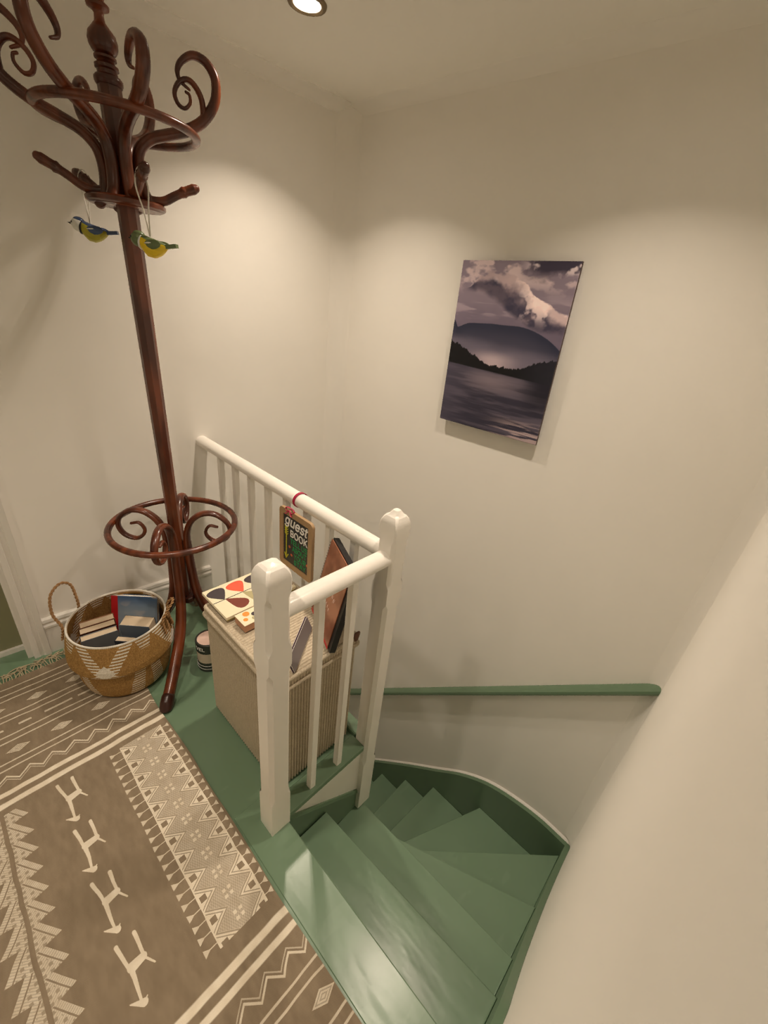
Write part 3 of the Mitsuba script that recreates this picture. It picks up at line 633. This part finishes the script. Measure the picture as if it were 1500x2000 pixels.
# ------------------------------------------------------------------ chalkboard sign hanging from the handrail
sgn = thing("chalkboard_sign", "small wood framed chalkboard with the words guest book, hung by a red ribbon", "sign")
SX0, SX1, SZ0, SZ1, SYF = .724, .925, .612, .866, -.838
def board(x0, x1, z0, z1, r, y0, y1):
    return M(prism(sg.box(x0 + r, z0 + r, x1 - r, z1 - r).buffer(r, 8), 0, y1 - y0), V([[1, 0, 0], [0, 0, 1], [0, 1, 0.0]]), [0, y0, 0])
fo = sg.box(SX0 + .018, SZ0 + .018, SX1 - .018, SZ1 - .018).buffer(.018, 8).difference(sg.box(SX0 + .024, SZ0 + .024, SX1 - .024, SZ1 - .024))
part(M(prism(fo, 0, .012), V([[1, 0, 0], [0, 0, 1], [0, 1, 0.0]]), [0, SYF, 0]), "m_pine", sgn, "frame", 30, label="light wooden frame")
part(box(SX0 + .020, SX1 - .020, SYF + .0035, SYF + .008, SZ0 + .020, SZ1 - .020), "m_blackboard", sgn, "board", False, label="black writing surface")
def chalk(text, h, x, z, key, bold=True, shear=0.0, sx=1.0, rot=0.0):   # sx: width of the word in metres
    m = meshkit.text_mesh(text, h, .0012, bold)
    v = m.vertices.copy(); v[:, 0] += shear * v[:, 1]; v[:, 0] *= sx / np.ptp(v[:, 0]); m.vertices = v
    m = M(m, Rz(rot))
    m.vertices = np.c_[m.vertices[:, 0] + x, SYF + .0036 - m.vertices[:, 2], m.vertices[:, 1] + z]
    m.fix_normals()
    return part(m, key, sgn, "lettering", False)
chalk("guest", .040, .752, .803, "m_chalk", True, .22, .142, -.05)
chalk("BOOK", .029, .788, .757, "m_chalk", True, 0, .104)
chalk("TELL US", .022, .790, .727, "m_chalkgreen", True, 0, .104)
chalk("ABOUT", .022, .803, .698, "m_chalkgreen", True, 0, .088)
chalk("YOUR", .022, .814, .669, "m_chalkgreen", True, 0, .074)
chalk("STAY", .021, .814, .642, "m_chalkgreen", True, 0, .074)
yf = SYF + .0030
part([rtube([(.766, yf, .786), (.766, yf, .652)], .0024, 6), rtube([(.756, yf, .668), (.766, yf, .648), (.777, yf, .668)], .0026, 6)] + [rtube([(.757, yf, .792 - .010 * k), (.766, yf, .783 - .010 * k), (.776, yf, .792 - .010 * k)], .0021, 6) for k in range(4)], "m_chalkyellow", sgn, "arrow", 60, label="yellow arrow pointing down")
for x, z in ((.786, .708), (.799, .676), (.896, .678)): part(ball([x, yf, z], [.0065, .001, .006], 2), "m_chalkorange", sgn, "heart", 60)
rx = .788
a = np.linspace(0, 2 * PI, 40, endpoint=False)
part(loft([V([[rx + dx_, Y2 + (.0305 + o) * math.cos(q_), HZ + .001 + (.028 + o) * math.sin(q_)] for q_ in a]) for dx_, o in ((-.0055, -.001), (-.0055, .001), (.0055, .001), (.0055, -.001))], cap=False), "m_red", sgn, "ribbon", 40, label="red ribbon loop")
part([tube(spline([(rx, -.826, .868), (rx + s_ * .014, -.833, .874), (rx + s_ * .026, -.835, .868), (rx + s_ * .016, -.838, .860), (rx, -.836, .866)], 5), .0036, 8, flat=.5) for s_ in (-1, 1)] + [tube(spline([(rx, -.836, .866), (rx + s_ * .010, -.841, .856), (rx + s_ * .020, -.843, .849)], 5), .0034, 8, flat=.4) for s_ in (-1, 1)], "m_red", sgn, "bow", 60, label="red ribbon bow")

# ------------------------------------------------------------------ lake picture
PXC, PZC, PW, PH, PYF = 1.060, 1.457, .474, .634, -.036
PR = math.radians(1.3)
def smooth1(x, y): return noise(x, y)
def pic_c(p, n, uv):
    dx, dz = p.x - PXC, p.z - PZC
    u = (dx * math.cos(PR) + dz * math.sin(PR)) / PW + .5; t = (-dx * math.sin(PR) + dz * math.cos(PR)) / PH + .5   # u right, t up
    u = u + .015 * (fbm(u * 9, t * 9) - .5)
    # sky
    f = fbm(u * 4 + 2, t * 8 + 3, 1.0, 4); f2 = fbm(u * 8 + 5, t * 18, 2.0, 4)
    sky = mix((0.185, 0.140, 0.160), (0.245, 0.185, 0.190), smoothstep(.62, .80, t + .10 * (f - .5)))
    sky = mix(sky, (0.33, 0.25, 0.235), .7 * smoothstep(.48, .62, fbm(u * 3 + 9, t * 26, 3.0, 3)) * smoothstep(.66, .74, t) * (1 - smoothstep(.78, .86, t)))
    sky = mix(sky, (0.44, 0.33, 0.275), smoothstep(.42, .62, f2 + .25 * (t - .85)) * smoothstep(.80, .93, t))
    top_ = .955 - .9 * dr.square(u - .38) * on(u < .38) - .36 * dr.clip(u - .42, 0, 1) + .11 * (f - .5) + .08 * (f2 - .5)
    bot_ = .845 - .20 * smoothstep(.12, .85, u) + .03 * (f2 - .5)
    depth = dr.clip((top_ - t) / (top_ - bot_ + .001), 0, 1)
    cl = smoothstep(bot_ - .02, bot_ + .02, t) * (1 - smoothstep(top_ - .006, top_ + .006, t)) * smoothstep(.06, .16, u)
    lump = fbm(u * 9 + 2, t * 14, 5.0, 4)
    cloud = mix((0.085, 0.072, 0.105), (0.155, 0.115, 0.130), smoothstep(.3, .7, f2))
    lit = dr.clip((1 - smoothstep(.0, .42 + .25 * u, depth + .9 * (lump - .5))) * (.55 + .55 * u) + .9 * smoothstep(.48, .60, lump) * dr.exp(-dr.square((u - .78) / .2) - dr.square((t - .77) / .07)), 0, 1)
    cloud = mix(cloud, mix((0.45, 0.325, 0.265), (0.74, 0.56, 0.43), smoothstep(.4, .65, lump)), lit)
    sky = mix(sky, cloud, cl)
    dk = smoothstep(.90, .955, t + .09 * (f2 - .5)) * smoothstep(.50, .72, u)
    sky = mix(sky, mix((0.085, 0.066, 0.090), (0.50, 0.40, 0.33), smoothstep(.55, .68, lump)), dk)
    col = sky
    # far hill
    hill = .640 + .018 * dr.sin(u * 3.0) - .085 * dr.square(dr.clip((u - .62) / .38, 0, 1)) - .028 * (1 - smoothstep(.02, .16, u)) + .045 * (1 - smoothstep(0.0, .05, u)) + .006 * (f2 - .5)
    hc = mix((0.050, 0.052, 0.080), (0.105, 0.092, 0.115), smoothstep(0, .10, hill - t) * .7)
    col = mix(col, hc, 1 - smoothstep(hill - .003, hill + .003, t))
    mist = (1 - smoothstep(.50, .575, t + .05 * (u - .5) + .03 * (f - .5)))
    col = mix(col, mix((0.17, 0.14, 0.155), (0.36, 0.27, 0.235), dr.exp(-dr.square((u - .45) / .20)) * (1 - smoothstep(.45, .52, t))), mist)
    # dark shore with trees
    tr = .012 * noise(u * 60, 1.0) + .010 * noise(u * 140, 2.0)
    shore = .405 + .115 * dr.square(1 - dr.clip(u / .38, 0, 1)) + .035 * smoothstep(.0, .2, .45 - u) * smoothstep(.0, .1, u) + .085 * smoothstep(.62, 1.0, u) + tr
    col = mix(col, mix((0.010, 0.009, 0.010), (0.030, 0.028, 0.036), smoothstep(.6, 1.0, u)), 1 - smoothstep(shore - .003, shore + .004, t))
    # water
    wl = .395 - .035 * u
    r_ = fbm(u * 3.0 + 1, t * 40, 3.0) ; r2 = fbm(u * 5 + 7, t * 90, 4.0)
    wat = mix((0.062, 0.052, 0.070), (0.135, 0.108, 0.120), smoothstep(.35, .7, r_))
    glow = dr.exp(-dr.square((u - .48) / .26)) * smoothstep(.22, .31, t) * (1 - smoothstep(.33, .40, t))
    wat = mix(wat, (0.235, 0.175, 0.165), .8 * glow)
    wat = mix(wat, (0.025, 0.022, 0.030), .8 * smoothstep(.70, .95, u) * smoothstep(.13, .30, t))
    wat = mix(wat, (0.115, 0.095, 0.115), .6 * (1 - smoothstep(.0, .35, u)))
    shine = smoothstep(.25, .85, u) * (1 - smoothstep(.06, .15, t)) * smoothstep(.35, .6, r2)
    wat = mix(wat, (0.42, 0.30, 0.235), .75 * shine)
    wat = mix(wat, (0.055, 0.048, 0.068), .7 * dr.exp(-dr.square((u - .42) / .2) - dr.square((t - .07) / .06)))
    col = mix(col, wat, 1 - smoothstep(wl - .004, wl + .004, t))
    return mi.Color3f(.98, 1.04, 1.34) * col * (.55 + .95 * smoothstep(.02, .36, mi.luminance(col)))
mat("m_picture", mikit.proc(pic_c), 0.55, spec=0.3)
pc = thing("canvas_picture", "tall lake and hills photograph print on the wall above the stairs", "picture")
RP = Ry(-PR)
part(M(cbox(-PW / 2, PW / 2, -.0005, .013, -PH / 2, PH / 2, .0015), RP, [PXC, PYF, PZC]), "m_picture", pc, "printed_front", False)
part(M(box(-PW / 2 - .0004, PW / 2 + .0004, .003, .0125, -PH / 2 - .0004, PH / 2 + .0004), RP, [PXC, PYF, PZC]), "m_wooddark", pc, "edge_band", False, label="dark edge of the panel")
part(M(box(-PW / 2 + .05, PW / 2 - .05, .013, -PYF, -PH / 2 + .05, PH / 2 - .05), RP, [PXC, PYF, PZC]), "m_wooddark", pc, "back_frame", False)

# ------------------------------------------------------------------ woven belly basket with books
BX, BY = .300, -1.340
FRONT = math.atan2(CAM[1] - BY, CAM[0] - BX)
def basket_c(p, n, uv):
    A = dr.atan2(p.y - BY, p.x - BX) - FRONT
    A = A - 2 * PI * dr.floor((A + PI) / (2 * PI))
    per = PI / 2
    A = A + .42; A = A - per * dr.floor(A / per + .5)
    x = dr.abs(A * .19) + .005 * (noise(p.z * 60, A * 9) - .5); z = p.z
    upper = z > .161
    dash = on(dr.sin(z * 2 * PI / .0135) > -.05)
    arm = on(dr.abs(x - (.012 + (z - .185) * .60)) < .024) * dash
    knot = on(x < .036 - .9 * dr.abs(z - .192))
    foot_ = on((z < .186) & (x < .016 + (.190 - z) * 1.9)) * dash
    top_ = on((x > .128 - .3 * (z - .27)) & (z > .262)) * dash * .8
    up_ = dr.clip(dr.maximum(dr.maximum(arm, knot), dr.maximum(top_, foot_)), 0, 1)
    low = dr.select(x < .098 - .26 * (.16 - z), mi.Float(0), dr.select(x < .140 - .12 * (.16 - z), .8 * dash, mi.Float(0)))
    w = dr.select(upper, up_, low)
    w = dr.maximum(w, on(z > .3075) * .7)
    f = noise(A * 90, z * 200)
    return mix(mix((0.225, 0.118, 0.034), (0.39, 0.225, 0.075), f), mix((0.55, 0.50, 0.42), (0.72, 0.68, 0.60), f), w)
mat("m_basket", mikit.proc(basket_c), 0.6, spec=0.3)
bs = thing("basket", "round gold and white woven basket with handles, full of books, beside the coat stand", "basket")
bp = [(.148, .0115), (.160, .03), (.172, .08), (.179, .150), (.183, .157), (.192, .163), (.1975, .174), (.197, .200), (.190, .250), (.183, .290), (.178, .310)]
zz = np.linspace(.0115, .310, 150); r_ = np.interp(zz, [b for a, b in bp], [a for a, b in bp]); r_ = np.convolve(np.pad(r_, 1, mode="edge"), np.ones(3) / 3, "valid") + .0016 * np.abs(np.sin(PI * zz / .0063))
prof = [(0, .0105)] + list(zip(r_, zz)) + [(.174, .314)] + [(r - .008, z) for r, z in list(zip(r_, zz))[::-6] if z > .02] + [(0, .018)]
bk_m = M(lathe(prof, 120), t=[BX, BY, 0])
part(bk_m, "m_basket", bs, "body", 50)
aa = np.arange(90) * 2 * PI / 90
part(braid([(BX + .1765 * math.cos(q_), BY + .1765 * math.sin(q_),   .311) for q_ in aa], .0036, 2, 90), "m_ribbon", bs, "rim", 60, label="white woven rim")
def rope(P, r, n=2, pitch=.03):
    P = spline(P, 14); L_ = np.r_[0, np.cumsum(np.linalg.norm(np.diff(P, axis=0), axis=1))]
    s_ = np.linspace(0, L_[-1], max(40, int(L_[-1] / .003))); Q = np.c_[[np.interp(s_, L_, P[:, i]) for i in range(3)]].T
    t_ = np.gradient(Q, axis=0); t_ /= np.linalg.norm(t_, axis=1, keepdims=True)
    ref = V([.3, .2, .93]); a_ = np.cross(t_, ref); a_ /= np.linalg.norm(a_, axis=1, keepdims=True); b_ = np.cross(t_, a_)
    return cat([tube(Q + r * .6 * (np.cos(2 * PI * (s_ / pitch + j / n))[:, None] * a_ + np.sin(2 * PI * (s_ / pitch + j / n))[:, None] * b_), r * .65, 7) for j in range(n)])
rim = lambda d, r=.186, z=.30: (BX + r * math.cos(math.radians(d)), BY + r * math.sin(math.radians(d)), z)
part(rope([rim(252, .196, .255), rim(252, .186, .318), (.192, -1.530, .355), (.140, -1.515, .405), (.105, -1.472, .425), (.110, -1.440, .408), (.135, -1.435, .355), rim(212, .183, .318), rim(212, .194, .260)], .0050), "m_seagrass", bs, "handle", 60, label="tall twisted seagrass handle")
part(rope([rim(40, .197, .250), rim(40, .190, .315), (.438, -1.195, .350), (.428, -1.165, .378), (.402, -1.155, .378), (.388, -1.172, .350), rim(58, .190, .315), rim(58, .197, .250)], .0050), "m_seagrass", bs, "handle", 60, label="short bunched seagrass handle")
part([rope([rim(46, .186, .325), rim(49, .196, .320), rim(52, .190, .308), rim(49, .182, .305), rim(46, .186, .325)], .006), rope([rim(46, .188, .318), rim(45, .200, .290), rim(43, .206, .255)], .0045), rope([rim(52, .188, .318), rim(54, .200, .290), rim(55, .206, .26)], .0045)], "m_seagrass", bs, "knot", 60, label="knot of seagrass")

def book_c(p, n, uv):
    f = fbm(p.x * 14 + p.y * 9, p.z * 30, 4.0); g_ = smoothstep(.22, .315, p.z)
    c_ = mix((0.24, 0.30, 0.36), (0.030, 0.085, 0.20), g_)
    return mix(c_, (0.55, 0.47, 0.40), .8 * smoothstep(.58, .7, f) * smoothstep(.28, .315, p.z) + .35 * smoothstep(.55, .75, f) * (1 - g_))
mat("m_skycover", mikit.proc(book_c), 0.4)
def book(label, c_, size, R, cover, page="m_paper", base="book", spine=None, sz=None):
    """local axes: x thickness, y height of the book, z from spine (0) up to the fore-edge"""
    t = thing(base, label, "book", "books in the woven basket")
    th, h, d = size; R = np.asarray(R); c_ = V(c_); k = .0016
    tf = lambda m: M(m, R, c_)
    part(tf(cbox(-th / 2 + k, th / 2 - k, -h / 2 + .003, h / 2 - .003, .002, d - .003, .0008)), page, t, "pages", False)
    part([tf(cbox(-th / 2, -th / 2 + k, -h / 2, h / 2, 0, d, .0004)), tf(cbox(th / 2 - k, th / 2, -h / 2, h / 2, 0, d, .0004)), tf(cbox(-th / 2, th / 2, -h / 2, h / 2, 0, k, .0004))] , cover, t, "cover", False)
    if spine: part(tf(box(-th / 2 - .0006, -th / 2 + .0002, -h / 2 - .0003, -h / 2 + spine[0], .0, d + .0004)) if sz is None else tf(sz), spine[1], t, "spine_band", False, label="red spine")
    return t
yw = lambda d: Rz(math.radians(d))
# upright book with the blue cover at the back
dirb = math.degrees(math.atan2(.112, .13)); Rb = np.column_stack([V([math.sin(math.radians(47)), -math.cos(math.radians(47)), .30]) / 1.044, V([math.cos(math.radians(47)), math.sin(math.radians(47)), 0]), [0, 0, 0.0]]); Rb[:, 2] = np.cross(Rb[:, 0], Rb[:, 1])
t = thing("book", "book with a sky blue cover and red spine standing at the back of the basket", "book", "books in the woven basket")
tf = lambda m: M(m, Rb, [.214, -1.255, .182])
part(tf(cbox(-.010, .010, -.098, .092, -.07, .118, .001)), "m_paperwhite", t, "pages", False)
part([tf(cbox(.010, .0118, -.100, .094, -.072, .120, .0005)), tf(cbox(-.0118, -.010, -.100, .094, -.072, .120, .0005))], "m_skycover", t, "cover", False, label="sky blue cover")
part([tf(cbox(.0119, .0126, -.1005, -.074, -.072, .1205, .0002)), tf(cbox(-.0119, .0126, -.1015, -.100, -.072, .1205, .0002))], "m_redbook", t, "spine", False, label="red spine")
book("tan edged paperback at the left of the books, farthest from the front rim", (.190, -1.396, .128), (.030, .125, .150), yw(-8) @ Ry(math.radians(14)), "m_pinkcard")
book("tan edged paperback between the leftmost paperback and the grey blue one", (.224, -1.404, .124), (.030, .128, .150), yw(-8) @ Ry(math.radians(14)), "m_leather")
book("paperback with a pale grey blue cover leaning at the front rim of the basket", (.258, -1.410, .114), (.028, .130, .150), yw(-8) @ Ry(math.radians(14)), "m_greyblue")
book("thick paperback with a broad tan page edge at the right of the basket", (.318, -1.268, .128), (.056, .125, .152), yw(-46) @ Ry(math.radians(8)), "m_steel")
book("small dark blue paperback at the front right of the basket", (.372, -1.322, .100), (.026, .105, .150), yw(-46) @ Ry(math.radians(8)), "m_navy")

# ------------------------------------------------------------------ round tin candle behind the chest
cn = thing("tin_candle", "round black and cream tin with a pale lid on the green floor behind the chest", "tin")
JX, JY, JR, JH = .487, -1.058, .054, .158
J = lambda m: M(m, t=[JX, JY, 0])
part(J(lathe([(0, 0), (JR - .002, 0), (JR, .002), (JR, .052), (0, .052)], 48)), "m_jar", cn, "base_band", 40, label="black label band")
part(J(lathe([(0, .052), (JR - .001, .052), (JR - .001, .108), (0, .108)], 48)), "m_candle", cn, "body", 40)
part(J(lathe([(0, .108), (JR, .108), (JR + .001, .110), (JR + .001, JH), (JR - .002, JH + .002), (JR - .006, JH + .002), (JR - .006, JH - .004), (0, JH - .004)], 48)), "m_jar", cn, "lid_band", 40, label="black rim with pale letters")
part(J(lathe([(0, JH - .004), (JR - .0065, JH - .004), (JR - .0065, JH - .002), (0, JH - .002)], 48)), "m_lid", cn, "lid_disc", 40, label="pale pinkish disc")
def wrap(text, h, ang, z, key):
    m = meshkit.text_mesh(text, h, .0008, True); w_ = m.vertices[:, 0].max() / 2
    th = math.radians(ang) + (m.vertices[:, 0] - w_) / JR; r = JR + .0008 + m.vertices[:, 2]
    m.vertices = np.c_[JX + r * np.cos(th), JY + r * np.sin(th), z + m.vertices[:, 1]]; m.fix_normals()
    part(m, key, cn, "lettering", False)
wrap("VEL", .018, -68, .126, "m_chalk")
for z in (.018, .036): part(J(tube(np.c_[(JR + .0003) * np.cos(aa), (JR + .0003) * np.sin(aa), np.full(90, z)], .0012, 6, closed=True)), "m_chalk", cn, "pale_line", 40)
